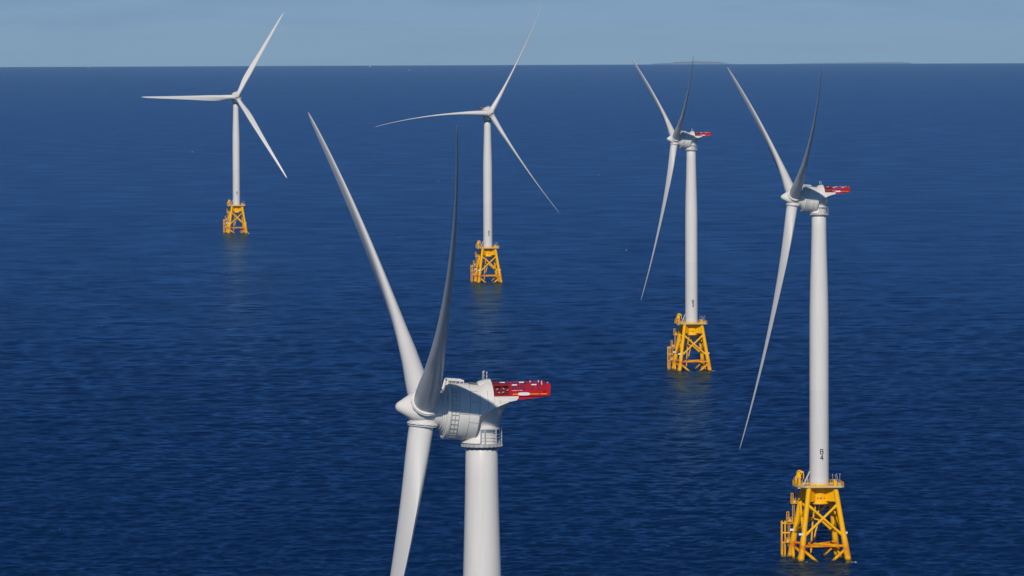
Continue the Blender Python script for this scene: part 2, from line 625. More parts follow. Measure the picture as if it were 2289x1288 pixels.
def build_jacket(root):
    mb = MB()
    mb.lathe([(15.5, 2.66), (15.65, 2.70), (16.4, 2.30), (19.0, 2.28), (19.6, 2.40), (DECK_Z - .3, 2.72)], n=48)
    for k in range(4):                                     # plate girders from the column to each leg
        a0, a1 = leg_pt(k, 20.2), leg_pt(k, 16.35)
        d = Vector((a0.x, a0.y, 0)).normalized()
        t = Vector((-d.y, d.x, 0)) * 0.28
        i0, i1 = d * 1.9, d * 1.9
        for z0, z1, w in ((16.3, 20.2, 1.0),):
            V = []
            for s in (-1, 1):
                V += [Vector((i1.x, i1.y, z0)) + t * s, Vector((a1.x, a1.y, z0)) + t * s,
                      Vector((a0.x, a0.y, z1)) + t * s, Vector((i0.x, i0.y, z1)) + t * s]
            mb.add(V, [(0, 3, 2, 1), (4, 5, 6, 7), (0, 1, 5, 4), (1, 2, 6, 5), (2, 3, 7, 6), (3, 0, 4, 7)])
    jk = mb.build('jacket', M_yel, root)
    jk.rotation_euler.z = JROT
    for k in range(4):
        m = MB()
        zs = [(-14, .88), (5.2, .87), (6.6, .80), (7.4, .71), (18, .72), (20.28, .72)]
        P = [(leg_pt(k, z), r) for z, r in zs]
        ax = (leg_pt(k, 20) - leg_pt(k, 0)).normalized()
        q = ax.to_track_quat('Z', 'Y').to_matrix()
        R = [[p + q @ Vector((r * math.cos(2 * math.pi * i / 24), r * math.sin(2 * math.pi * i / 24), 0)) for i in range(24)] for p, r in P]
        m.rings(R)
        # sleeve collars
        for z in (0.75, 4.4):
            p = leg_pt(k, z)
            m.lathe([(-.10, .89), (-.08, .925), (.08, .925), (.10, .89)], o=p, axis=ax, n=24)
        m.build('leg', M_yel, jk)
    ZU, ZL = 15.7, 6.7
    for k in range(4):
        a, b = k, (k + 1) % 4
        for p, q in ((leg_pt(a, ZU), leg_pt(b, ZL)), (leg_pt(b, ZU), leg_pt(a, ZL))):
            m = MB().tube(p, q, .36, n=14)
            d = (q - p).normalized()
            m.tube(p + d * .4, p + d * 1.9, .43, n=14).tube(q - d * 2.0, q - d * .4, .43, n=14)
            m.build('brace', M_yel, jk)
        for p, q in ((leg_pt(a, 3.4), leg_pt(b, -9)), (leg_pt(b, 3.4), leg_pt(a, -9))):
            m = MB().tube(p, q, .42, n=14)
            m.build('brace', M_yel, jk)
    MB().tube(leg_pt(0, 4.1), leg_pt(1, 4.1), .30, n=14).build('brace', M_yel, jk)
    for a, b in ((0, 2), (1, 3)):
        m = MB().tube(leg_pt(a, 4.1 + .02 * a), leg_pt(b, 4.1 + .02 * a), .36 - .03 * a, n=14)
        p, q = leg_pt(a, 4.1), leg_pt(b, 4.1)
        for i in range(1, 14):
            c = p + (q - p) * i / 14
            m.tube(c - (q - p).normalized() * .09, c + (q - p).normalized() * .09, .44, n=12)
        m.build('brace', M_yel, jk)
    # caissons and cable tubes inside the frame
    m = MB()
    m.path([(-.9, 1.0, 15.8), (-1.6, 1.3, 9.5), (-1.9, 1.6, 4.0), (-2.1, 1.6, -4)], .26, n=10)
    m.build('cable_tube', M_yel, jk)
    m = MB()
    m.path([(.4, .8, 15.8), (-.1, .9, 12.6)], .24, n=10).path([(-1.1, -.6, 15.8), (-1.4, -.6, 13.2)], .2, n=10)
    m.path([(-3.6, 2.8, 11.6), (.2, 1.0, 10.8)], .2, n=10)
    m.path([(.2, 1.0, 10.8), (-.9, .9, 7.4), (-1.2, .9, 5.2)], .22, n=10)
    m.build('cable_tube', M_yel, jk)
    # boards on the legs
    for k, z, off in ((0, 7.6, (-.95, -.55, 0)), (3, 7.8, (-1.0, -.45, 0)), (1, 7.7, (.95, .2, 0))):
        p = leg_pt(k, z) + Vector(off)
        m = MB()
        m.box(p, (1.25, .08, .62) if k != 1 else (.5, .08, .62))
        m.build('warning_board', M_sign, jk)
        m2 = MB().box(p + Vector((0, 0, .36)), (1.25 if k != 1 else .5, .10, .09))
        m2.build('board_frame', M_dkred, jk)
        m3 = MB()
        for i in range(3):
            m3.bar(p + Vector((.5 if k != 1 else -.2, 0, -.2 + .2 * i)), leg_pt(k, z - .2 + .2 * i), .06, .06)
        m3.build('bracket', M_yel, jk)
    return jk

def railing(mb, pts, h=1.15, r=.035, closed=True, posts=1.5, mid=2):
    P = [Vector(p) for p in pts]
    seg = list(zip(P, P[1:] + P[:1])) if closed else list(zip(P[:-1], P[1:]))
    for a, b in seg:
        n = max(1, int(round((b - a).length / posts)))
        for i in range(n + (0 if closed else 1)):
            c = a + (b - a) * i / n
            mb.tube(c, c + Vector((0, 0, h)), r * 1.25, n=6)
        for j in range(mid + 1):
            z = Vector((0, 0, h * (j + 1) / (mid + 1)))
            mb.tube(a + z, b + z, r, n=6)

def build_deck(root):
    out = [(-4.5, -5.0), (5.7, -5.0), (6.45, -4.1), (6.45, 4.6), (5.5, 5.4), (-5.6, 5.6), (-7.0, 4.4), (-7.0, 0.4), (-5.6, -3.6)]
    mb = MB()
    n = len(out)
    z0, z1 = DECK_Z - .27, DECK_Z
    V = [(x, y, z0) for x, y in out] + [(x, y, z1) for x, y in out]
    F = [tuple(range(n - 1, -1, -1)), tuple(range(n, 2 * n))] + [(i, (i + 1) % n, n + (i + 1) % n, n + i) for i in range(n)]
    mb.add(V, F)
    for y in (-3, 0, 3):
        mb.box((-.4, y, z0 - .17), (12.0, .22, .3))
    dk = mb.build('work_platform', M_deck, root, smooth=20)
    dk.rotation_euler.z = math.radians(4)
    m = MB()
    railing(m, [(x * .985, y * .985, z1) for x, y in out])
    for i in range(n):                                      # kick boards
        a, b = out[i], out[(i + 1) % n]
        m.bar((a[0] * .985, a[1] * .985, z1 + .1), (b[0] * .985, b[1] * .985, z1 + .1), .03, .2)
    m.build('railing', M_rail, dk, smooth=0)
    # tower foot skirt
    MB().lathe([(z1, 2.95), (z1 + .12, 2.95), (z1 + .42, 2.76), (z1 + .42, 2.6)], n=48).build('tower_skirt', M_rail, dk)
    # switch cabinets, hose reel, light poles on the right half
    m = MB().box((4.1, -2.6, z1 + .7), (.8, .6, 1.4)).box((4.25, -1.6, z1 + .5), (.9, .9, 1.0))
    m.box((3.9, -2.6, z1 + 1.65), (.5, .4, .5))
    m.build('cabinet', M_rail, dk)
    for c in ((5.2, -3.6), (5.7, -1.0)):
        m = MB().box((c[0], c[1], z1 + .45), (.6, .5, .9))
        m.build('cabinet', M_greyring if c[0] > 5.5 else M_steel, dk)
    for x, y, h, lean in ((3.3, -2.9, 3.2, .1), (4.9, -2.4, 3.0, -.7), (5.3, -2.4, 2.5, -.6), (5.9, 1.0, 3.0, .05), (5.7, 2.0, 2.9, -.5)):
        m = MB().tube((x, y, z1), (x + lean, y, z1 + h), .05, n=6)
        m.box((x + lean, y, z1 + h), (.16, .16, .3))
        m.build('light_pole', M_steel, dk)
    # pale access stair leaning on the tower
    m = MB()
    for y in (-1.3, -.6):
        m.bar((-4.6, y, z1 + .1), (-2.75, y, z1 + 4.0), .12, .3)
        m.tube((-4.9, y, z1), (-4.9, y, z1 + 1.6), .05, n=6)
        m.tube((-3.3, y, z1), (-3.3, y, z1 + 2.4), .06, n=6)
    for i in range(12):
        t = (i + .5) / 12
        m.box((-4.6 + 1.85 * t, -.95, z1 + .1 + 3.9 * t), (.3, .7, .05))
    m.build('access_stair', M_steel, dk)
    # knuckle crane
    m = MB()
    cx, cy = -5.35, 1.2
    m.lathe([(z1, .62), (z1 + .1, .62), (z1 + .12, .40), (z1 + 1.8, .38), (z1 + 1.9, .55), (z1 + 2.25, .55)], o=(cx, cy, 0), n=20)
    m.box((cx - .25, cy, z1 + 2.55), (1.2, .9, .9))
    m.box((cx - 1.0, cy + .1, z1 + 1.5), (.5, .7, 2.1))
    cr = m.build('crane', M_rail, root)
    cr.rotation_euler.z = math.radians(4)
    b = MB()
    b.bar((cx - .7, cy, z1 + 2.45), (cx + .1, cy, z1 + 4.15), .5, .55)
    b.bar((cx - .1, cy, z1 + 4.10), (cx + 1.15, cy, z1 + 3.50), .42, .45)
    b.tube((cx - 1.0, cy - .4, z1 + 2.25), (cx - .45, cy - .35, z1 + 3.75), .14, n=8)
    b.tube((cx + .2, cy - .35, z1 + 2.55), (cx + .7, cy - .3, z1 + 3.65), .12, n=8)
    b.box((cx - .35, cy + .1, z1 + 3.2), (.9, 1.0, .8)).box((cx + .35, cy - .1, z1 + 3.75), (.7, .8, .5)).tube((cx - .8, cy - .5, z1 + 3.9), (cx + .3, cy - .5, z1 + 4.15), .12, n=8)
    b.build('boom', M_rail, cr)
    h = MB().tube((cx + 1.12, cy, z1 + 3.55), (cx + 1.12, cy, z1 + 2.55), .05, n=6)
    h.box((cx + 1.12, cy, z1 + 2.55), (.24, .2, 1.3)).tube((cx + 1.12, cy, z1 + 1.95), (cx + 1.0, cy, z1 + 1.55), .08, n=8)
    h.build('hook', M_rail, cr)
    w = MB().tube((cx - .9, cy - .25, z1 + 1.9), (cx - .9, cy + .25, z1 + 1.9), .3, n=14)
    w.build('winch', M_steel, cr)
    lg = MB()
    railing(lg, [(-7.1, .6, z1), (-6.9, -.2, z1), (-6.2, -.6, z1)], h=2.2, closed=False, posts=.8, mid=3)
    lg.build('ladder_cage', M_rail, dk, smooth=0)
    return dk

def build_landing(root):
    """boat landing, rest platforms and ladders beside the rear left leg"""
    y = 6.6
    m = MB()
    for x in (-9.6, -8.72):
        m.tube((x, y, -6), (x, y, 10.15), .21, n=12)
    for z in (9.45, 6.75, 4.0):
        m.tube((-9.7, y, z), (-6.0, y - .3, z), .19 if z < 9 else .24, n=10)
        m.tube((-9.6, y + 1.4, z), (-6.0, y - .2, z), .15, n=8)
    m.tube((-9.6, y + 1.4, -6), (-9.6, y + 1.4, 9.9), .17, n=10)
    bl = m.build('boat_landing', M_yel, root)
    bl.rotation_euler.z = math.radians(4)
    def ladder(x, yy, za, zb, w=.5):
        q = MB()
        for s in (-1, 1):
            q.tube((x + s * w / 2, yy, za), (x + s * w / 2, yy, zb), .075, n=6)
        for i in range(int((zb - za) / .4)):
            q.tube((x - w / 2, yy, za + .4 * i), (x + w / 2, yy, za + .4 * i), .035, n=6)
        q.build('ladder', M_rail, bl, smooth=0)
    ladder(-9.15, y - .25, -3, 4.4)
    ladder(-7.65, y - .2, 3.0, 10.0)
    ladder(-6.45, y - .4, 9.9, 15.2)
    ladder(-5.6, y - 1.0, 15.1, DECK_Z)
    for cx, z, w in ((-7.5, 9.95, 1.7), (-6.25, 15.1, 1.8), (-8.2, 4.2, 1.2)):
        p = MB().box((cx, y - .2, z), (w, 1.5, .24))
        p.build('rest_platform', M_rail, bl)
        q = MB()
        x0, x1 = cx - w / 2, cx + w / 2
        railing(q, [(x1, y - .9, z), (x0, y - .9, z), (x0, y + .5, z), (x1, y + .5, z)], h=1.15, closed=False, posts=.75, mid=2)
        if z > 9:
            for xx in (x0 + .05, x0 + .62):
                q.tube((xx, y - .5, z), (xx, y - .5, z + 2.7), .10, n=6)
            q.tube((x0, y - .5, z + 2.7), (x0 + .65, y - .5, z + 2.7), .10, n=6)
            for i in range(6):
                q.tube((x0, y - .5, z + .4 * i), (x0 + .62, y - .5, z + .4 * i), .03, n=6)
        q.build('railing', M_rail, bl, smooth=0)
        MB().box((cx + .1, y - .75, z + .42), (.5, .35, .35)).build('locker', M_sign, bl)
    return bl

CT, ST = math.cos(TILT), math.sin(TILT)
NOSE = Vector((-CT, 0, ST))                                 # nacelle frame: nose to -X, tilted up
def axis_pt(s, r, a):
    """point at distance s forward on the shaft, radius r, angle a (0 = up, 90 deg = the -Y side)"""
    v = Vector((ST, 0, CT))
    return NOSE * s + v * (r * math.cos(a)) + Vector((0, -1, 0)) * (r * math.sin(a))

def edge_z(X):
    u = min(1, max(0, (X + .82) / 4.25))
    return -.20 + 1.67 * (1 - (1 - u) ** 1.5)
def half_w(X):
    if X < .6:
        return 3.52
    u = (X - .6) / 2.8
    return 3.52 - 1.35 * u ** 2.2 - .5 * max(0, u - .85) / .15

def build_nacelle(root):
    mb = MB()
    # generator housing
    prof = [(.78, 3.56), (.88, 3.57), (4.34, 3.53), (4.42, 3.60), (4.70, 3.58), (4.76, 3.50), (4.72, 3.15), (4.6, 3.1)]
    mb.lathe(prof, axis=NOSE, n=72, caps=(True, False))
    # bell under the generator down to the yaw flange (front half only)
    V, n = [], 28
    pr = [(-3.64, 2.62), (-3.45, 2.50), (-3.15, 2.32), (-2.75, 2.2), (-2.2, 2.15), (-1.0, 2.1)]
    for z, r in pr:
        for i in range(n + 1):
            t = math.radians(104 + 152 * i / n)
            V.append((r * math.cos(t), r * math.sin(t) * 1.0, z))
    F = [(j * (n + 1) + i, j * (n + 1) + i + 1, (j + 1) * (n + 1) + i + 1, (j + 1) * (n + 1) + i) for j in range(len(pr) - 1) for i in range(n)]
    F.append(tuple(range(n, -1, -1)))
    L_ = [j * (n + 1) for j in range(len(pr))]
    R_ = [j * (n + 1) + n for j in range(len(pr))]
    V += [(-.3, 0, pr[0][0]), (-.3, 0, pr[-1][0])]
    F.append(tuple(L_ + [len(V) - 1, len(V) - 2]))
    F.append(tuple(R_[::-1] + [len(V) - 2, len(V) - 1]))
    mb.add(V, F)
    # saddle blending the drum into the bell
    for sgn in (-1,):
        pass
    # rear shell with its raised roof, and the low stern under the hoist deck
    def section(X, ztop, m=22):
        w, zl = half_w(X), edge_z(X)
        z0 = -X * math.tan(TILT)
        a0 = math.asin(max(-.99, min(.99, (zl - z0) / 3.55)))
        c0 = math.cos(a0)
        pts = []
        for i in range(2 * m + 1):
            a = a0 + (math.pi - 2 * a0) * i / (2 * m)
            s = (math.sin(a) - math.sin(a0)) / (1 - math.sin(a0))
            pts.append(Vector((X, -w * math.cos(a) / max(c0, .75) if False else -w * math.copysign(min(1, abs(math.cos(a)) / c0) ** .9, math.cos(a)), zl + (ztop - zl) * s)))
        return pts
    st = []
    for X in np.linspace(-.84, 1.08, 12):
        st.append(section(X, 3.62 + .42 * sstep(-.4, .5, X)))
    mb.rings(st, close=True, caps=(True, True))
    st = [section(X, min(2.16, 2.16)) for X in np.linspace(1.0, 3.42, 14)]
    mb.rings(st, close=True, caps=(True, True))
    # tower head: column flaring out to the shell's lower edge
    n = 48
    left = [(X, -half_w(X)) for X in np.linspace(-.84, 3.42, 20)]
    loop = left + [(3.42, y) for y in np.linspace(-half_w(3.42), half_w(3.42), 10)[1:-1]] + [(x, -y) for x, y in left[::-1]]
    rings = []
    N_ = len(loop)
    angs = []
    for x, y in loop:
        angs.append(math.atan2(y / 1.2, (x - .9)))
    for w in (0, .12, .25, .4, .55, .7, .82, .92, 1.0):
        r = []
        for (x, y), t in zip(loop, angs):
            cx, cy = .28 + 1.9 * math.cos(t), 1.9 * math.sin(t)
            k = w ** 1.7
            z = -1.80 + (edge_z(x) + 1.80) * w
            r.append(Vector((cx + (x - cx) * k, cy + (y - cy) * k, z)))
        rings.append(r)
    mb.rings(rings, caps=(True, True))
    mb.lathe([(-2.02, 2.12), (-2.0, 2.16), (-1.72, 2.16), (-1.70, 1.9)], o=(.20, 0, 0), n=44)
    mb.lathe([(-3.75, 1.86), (-1.9, 1.80)], o=(0.12, 0, 0), n=44)
    # white brackets carrying the hoist deck
    for sy in (-1, 1):
        y0, y1 = sy * 1.3, sy * 2.42
        out = [(1.1, 2.16), (4.30, 2.16), (4.22, 1.86), (4.02, 1.66), (3.3, 1.52), (2.3, 1.42), (1.1, 1.3)]
        k = len(out)
        V = [(x, y0, z) for x, z in out] + [(x, y1, z) for x, z in out]
        mb.add(V, [tuple(range(k)), tuple(range(2 * k - 1, k - 1, -1))] + [(i, k + i, k + (i + 1) % k, (i + 1) % k) for i in range(k)])
    na = mb.build('nacelle', M_white, root, smooth=32)
    # panel seams
    def seam(draw):
        q = MB()
        draw(q)
        q.build('panel_seam', M_seam, na, smooth=0)
    def arc(s, a0, a1, r, n=40, rr=.019):
        P = [axis_pt(s, r, a0 + (a1 - a0) * i / n) for i in range(n + 1)]
        seam(lambda q: q.path(P, rr, n=5))
    D = math.radians
    for s in (4.3, 2.05):
        arc(s, D(14), D(172), 3.57)
    arc(.84, D(14), D(172), 3.58)
    for a in (66, 108, 40):
        seam(lambda q: q.tube(axis_pt(2.05, 3.575, D(a)), axis_pt(.84, 3.585, D(a)), .02, n=5))
    seam(lambda q: q.tube(axis_pt(3.4, 3.56, D(92)), axis_pt(2.05, 3.575, D(92)), .02, n=5))
    for X in (.3, 1.9):
        sec = section(X, 3.62 + .42 * sstep(-.4, .5, X) if X < 1 else 2.16)
        seam(lambda q: q.path([p + Vector((0, -.012, .005)) for p in sec[1:12]], .02, n=5))
    # ladder grid round the front of the drum
    g = MB()
    for s in (4.30, 3.85, 3.40):
        P = [axis_pt(s, 3.70, D(40 + 115 * i / 30)) for i in range(31)]
        g.path(P, .035, n=6)
    for a in range(40, 158, 9):
        g.tube(axis_pt(4.30, 3.70, D(a)), axis_pt(3.40, 3.70, D(a)), .033, n=6)
        g.tube(axis_pt(4.30, 3.54, D(a)), axis_pt(4.30, 3.70, D(a)), .03, n=5)
    g.build('access_ladder', M_steel, na, smooth=0)
    # front roof frame and hatches
    f = MB()
    for sy in (-1, 1):
        y = sy * .95
        pts = [axis_pt(4.98, 2.55, 0), axis_pt(4.72, 3.85, 0), axis_pt(2.75, 3.85, 0)]
        pts = [Vector((p.x, y, p.z)) for p in pts]
        for a, b in zip(pts[:-1], pts[1:]):
            f.bar(a, b, .16, .22)
        for t in np.linspace(0, 1, 5):
            p = pts[1] + (pts[2] - pts[1]) * t
            f.tube(p, p - Vector((0, 0, .4)), .06, n=6)
    for t in np.linspace(0, 1, 4):
        p = axis_pt(4.72 - 1.97 * t, 3.85, 0)
        f.bar((p.x, -.95, p.z), (p.x, .95, p.z), .1, .14)
    f.build('roof_frame', M_white, na)
    hz = MB()
    p = axis_pt(1.5, 3.60, 0)
    hz.box((p.x, -.5, p.z + .04), (1.1, .9, .1), M=Matrix.Rotation(TILT, 3, 'Y'))
    hz.build('roof_hatch', M_seam, na)
    hz = MB()
    p = axis_pt(3.9, 3.72, 0)
    hz.box((p.x, -.9, p.z - .02), (1.3, .3, .1), M=Matrix.Rotation(TILT, 3, 'Y'))
    hz.build('roof_hatch', M_seam, na)
    # rounded cowl behind the hatch and three instrument masts on it
    c = MB()
    R = []
    for X, zt, w in ((-.75, 3.62, .5), (-.4, 3.95, 1.0), (.2, 4.12, 1.35), (.8, 4.22, 1.5), (1.06, 4.22, 1.5), (1.10, 4.1, 1.42)):
        R.append([Vector((X, w * math.cos(math.pi * i / 16), 3.3 + (zt - 3.3) * math.sin(math.pi * i / 16))) for i in range(17)])
    c.rings(R)
    cw = c.build('roof_cowl', M_white, na)
    for x, y, h in ((.08, -.7, 1.0), (.34, .1, 1.05), (.6, -.5, .95)):
        MB().tube((x, y, 3.9), (x, y, 4.1 + h), .045, n=6).box((x, y, 4.1 + h), (.14, .14, .18)).tube((x - .14, y, 4.0 + h * .6), (x + .14, y, 4.0 + h * .6), .03, n=6).build('instrument_mast', M_steel, na, smooth=0)
    # rotor bearing neck
    nk = MB()
    nk.lathe([(4.5, 3.06), (4.78, 3.02), (4.80, 2.72), (4.98, 2.70), (5.0, 2.45), (5.2, 2.42), (5.22, 2.12), (5.6, 2.08), (6.3, 1.9)], axis=NOSE, n=60, caps=(False, True))
    nk.build('bearing_neck', M_white, na, smooth=20)
    vt = MB().lathe([(0, .40), (.02, .40), (.02, .34), (-.3, .3)], o=axis_pt(5.42, 1.62, D(118)) + Vector((0, -.25, 0)), axis=(-.2, -1, 0), n=18)
    vt.build('vent', M_dark, na)
    return na

def build_hoist(root):
    """red helicopter hoist deck behind the nacelle roof, netted fence all round"""
    x0, xc, x1, w, zf, zt = 1.12, 3.15, 8.2, 2.25, 2.20, 3.62
    m = MB()
    m.box(((x0 + x1) / 2, 0, zf + .06), (x1 - x0, 2 * w, .12))
    # tapering keel
    out = [(4.1, 2.2), (x1 - .1, 2.2), (x1, 2.12), (4.15, 1.66)]
    V = [(x, -w * .93, z) for x, z in out] + [(x, w * .93, z) for x, z in out]
    m.add(V, [(3, 2, 1, 0), (4, 5, 6, 7), (0, 1, 5, 4), (1, 2, 6, 5), (2, 3, 7, 6), (3, 0, 4, 7)])
    # side coaming
    for sy in (-1, 1):
        m.box(((xc + x1) / 2, sy * w, zf + .15), (x1 - xc, .08, .36))
    m.box((x1, 0, zf + .15), (.08, 2 * w, .36))
    hd = m.build('hoist_deck', M_red, root)
    # cooler bay: dark box with cross bracing behind a red frame
    c = MB()
    c.box(((x0 + xc) / 2, .1, zf + .75), (xc - x0 - .1, 2 * w - .5, 1.2))
    c.build('cooler', M_dkred, hd)
    for sy in (-1, 1):
        fr = MB()
        y = sy * w
        fr.bar((x0, y, zt - .06), (xc, y, zt - .06), .1, .2)
        for x in (x0 + .08, (x0 + xc) / 2, xc):
            fr.bar((x, y, zf + .1), (x, y, zt - .05), .1, .12 if x < xc else .3)
        fr.build('cooler_frame', M_midred, hd)
    for x, z, a in ((1.62, 3.05, .9), (2.42, 3.1, -.8), (2.95, 2.95, .6), (1.85, 2.62, -.5), (2.35, 2.66, .5)):
        st = MB().bar((x - .13 * math.cos(a), -w + .12, z - .13 * math.sin(a)), (x + .13 * math.cos(a), -w + .12, z + .13 * math.sin(a)), .05, .09)
        st.build('strut', M_steel, hd)
    # fence: posts and rails
    f = MB()
    for sy in (-1, 1):
        y = sy * w
        for x in (xc + .1, 4.15, 5.2, 6.25, 6.55, 7.3, 7.95, x1):
            f.bar((x, y, zf + .3), (x, y, zt), .07, .09 if x < 6.2 or x == 7.3 else .16)
        f.bar((xc, y, zt), (x1, y, zt), .07, .08)
        f.bar((xc, y, zf + .95), (x1, y, zf + .95), .04, .05)
    for y in np.linspace(-w, w, 5):
        f.bar((x1, y, zf + .3), (x1, y, zt), .07, .07)
    f.bar((x1, -w, zt), (x1, w, zt), .07, .08)
    f.box((7.95, -w, zf + .82), (.42, .05, 1.2))
    f.box((6.4, -w, zf + .75), (.25, .05, 1.0))
    f.build('fence', M_red, hd)
    for sy in (-1, 1):
        q = MB()
        for i in range(27):
            x = xc + .15 + (x1 - xc - .2) * i / 26
            q.bar((x, sy * w, zf + .3), (x, sy * w, zt), .013, .013)
        for i in range(5):
            z = zf + .42 + (zt - zf - .55) * i / 4
            q.bar((xc + .1, sy * w, z), (x1, sy * w, z), .013, .013)
        q.build('fence_net', M_red, hd, smooth=0)
    q = MB()
    for i in range(24):
        y = -w + 2 * w * i / 23
        q.bar((x1, y, zf + .3), (x1, y, zt), .013, .013)
    q.build('fence_net', M_red, hd, smooth=0)
    for sy in (-1, 1):
        for xa, xb in ((3.55, 6.85), (7.0, 7.85)):
            MB().box(((xa + xb) / 2, sy * (w + .045), zf + .21), (xb - xa, .02, .12)).build('stripe', M_stripe, hd)
    # oval name board
    for sy in (-1, 1):
        b = MB()
        cx, y = 4.95, sy * (w + .07)
        pts = []
        for k in range(28):
            t = 2 * math.pi * k / 28
            ex = math.copysign(abs(math.cos(t)) ** .55, math.cos(t)) * .76
            ez = math.copysign(abs(math.sin(t)) ** .8, math.sin(t)) * .19
            pts.append((cx + ex, ez))
        V = [(x, y, zf + .23 + z) for x, z in pts] + [(x, y - sy * .04, zf + .23 + z) for x, z in pts]
        n = 28
        b.add(V, [tuple(range(n)), tuple(range(2 * n - 1, n - 1, -1))] + [(i, (i + 1) % n, n + (i + 1) % n, n + i) for i in range(n)])
        b.build('name_board', M_sign, hd, smooth=0)
    for sy in (-1, 1):
        for x, wd in ((3.75, .62), (6.2, .62)):
            MB().box((x if sy < 0 else x - .75, sy * (w + .02), zt - .05), (wd, .16, .15)).build('rail_sleeve', M_sign, hd)
    for x, y in ((6.55, w), (7.6, w), (7.85, w * .6), (8.2, -w * .4), (7.2, -w)):
        MB().tube((x, y, zt - .1), (x, y, zt + .06), .05, n=8).tube((x, y, zt + .05), (x, y, zt + .15), .07, n=8).build('deck_light', M_sign, hd)
    return hd

def build_yaw(root):
    m = MB()
    m.lathe([(TOWER_TOP - .02, 1.86), (TOWER_TOP + .42, 1.90)], n=48, caps=(False, False), mi=1)
    m.lathe([(TOWER_TOP + .40, 2.0), (TOWER_TOP + .40, 2.50), (TOWER_TOP + .78, 2.55), (TOWER_TOP + .78, 1.7)], n=56)
    for i in range(24):
        t = 2 * math.pi * (i + .4) / 24
        m.box((2.54 * math.cos(t), 2.54 * math.sin(t), TOWER_TOP + .55), (.10, .22, .34), rz=t)
    yw = m.build('yaw_ring', [M_steel, M_greyring], root, smooth=30)
    r = MB()
    z = TOWER_TOP + .78
    P = [Vector((2.5 * math.cos(math.radians(a)), 2.5 * math.sin(math.radians(a)), z)) for a in range(-102, 103, 12)]
    for j, hh in enumerate((.35, .75, 1.15, 1.85)):
        r.path([p + Vector((0, 0, hh)) for p in P], .035 if j < 3 else .05, n=6)
    for i, p in enumerate(P):
        if i % 3 == 1 or i in (0, len(P) - 1):
            r.bar(p, p + Vector((0, 0, 1.88)), .10, .10)
    r.build('railing', M_steel, yw, smooth=0)
    return yw

def build_hub(root):
    """hub frame: nose +Y, first blade +Z"""
    m = MB()
    nt, n = 30, 96
    # radius facing a blade, and midway between two blades
    face_r = [(-1.25, 1.60), (-1.1, 1.72), (0, 1.78), (.9, 1.76), (1.5, 1.62), (2.0, 1.40), (2.6, 1.12), (3.1, .90), (3.5, .74), (3.8, .57), (4.0, .40), (4.1, .22), (4.15, .03)]
    mid_r = [(-1.25, 1.75), (-1.1, 1.95), (-.4, 2.15), (.4, 2.22), (1.2, 2.12), (1.8, 1.92), (2.3, 1.60), (2.8, 1.26), (3.2, .98), (3.5, .77), (3.8, .58), (4.0, .40), (4.1, .22), (4.15, .03)]
    R = []
    for y in np.concatenate([np.linspace(-1.25, 3.4, 26), [3.6, 3.8, 3.95, 4.05, 4.12, 4.15]]):
        ra, rb = interp(y, face_r), interp(y, mid_r)
        ring = []
        for k in range(n):
            t = 2 * math.pi * k / n
            f = (1 - math.cos(3 * t)) / 2
            r = ra + (rb - ra) * f
            ring.append(Vector((r * math.sin(t), y * (.87 if y > 0 else 1), r * math.cos(t))))
        R.append(ring[::-1])
    m.rings(R)
    for b in range(3):
        q = Matrix.Rotation(2 * math.pi * b / 3, 3, 'Y')
        d = q @ Vector((0, 0, 1))
        m.lathe([(.8, 1.68), (1.72, 1.80), (1.80, 1.80)], axis=d, n=48)
    hb = m.build('rotor_hub', M_white, root, smooth=40)
    for b in range(3):
        q = Matrix.Rotation(2 * math.pi * b / 3, 3, 'Y')
        d = q @ Vector((0, 0, 1))
        c = MB()
        c.lathe([(1.78, 1.60), (1.80, 1.90), (1.92, 1.92), (1.94, 1.76), (2.06, 1.74), (2.08, 1.86), (2.16, 1.86), (2.18, 1.55)], axis=d, n=48)
        for i in range(12):
            t = 2 * math.pi * i / 12
            p = q @ Vector((1.88 * math.cos(t), 1.88 * math.sin(t), 1.86))
            Mq = q @ Matrix.Rotation(t, 3, 'Z')
            c.box(p, (.10, .5, .22), M=Mq)
        c.build('pitch_bearing', M_white, hb, smooth=25)
        g = MB().lathe([(1.935, 1.80), (1.945, 1.80), (2.075, 1.80)], axis=d, n=48, caps=(False, False))
        g.build('bearing_seal', M_seam, hb)
    v = MB().lathe([(0, .42), (.02, .42), (.04, .34), (-.4, .32)], o=(-1.62, -1.05, -.95), axis=(-.75, -.5, -.3), n=18)
    v.build('vent', M_dark, hb)
    return hb

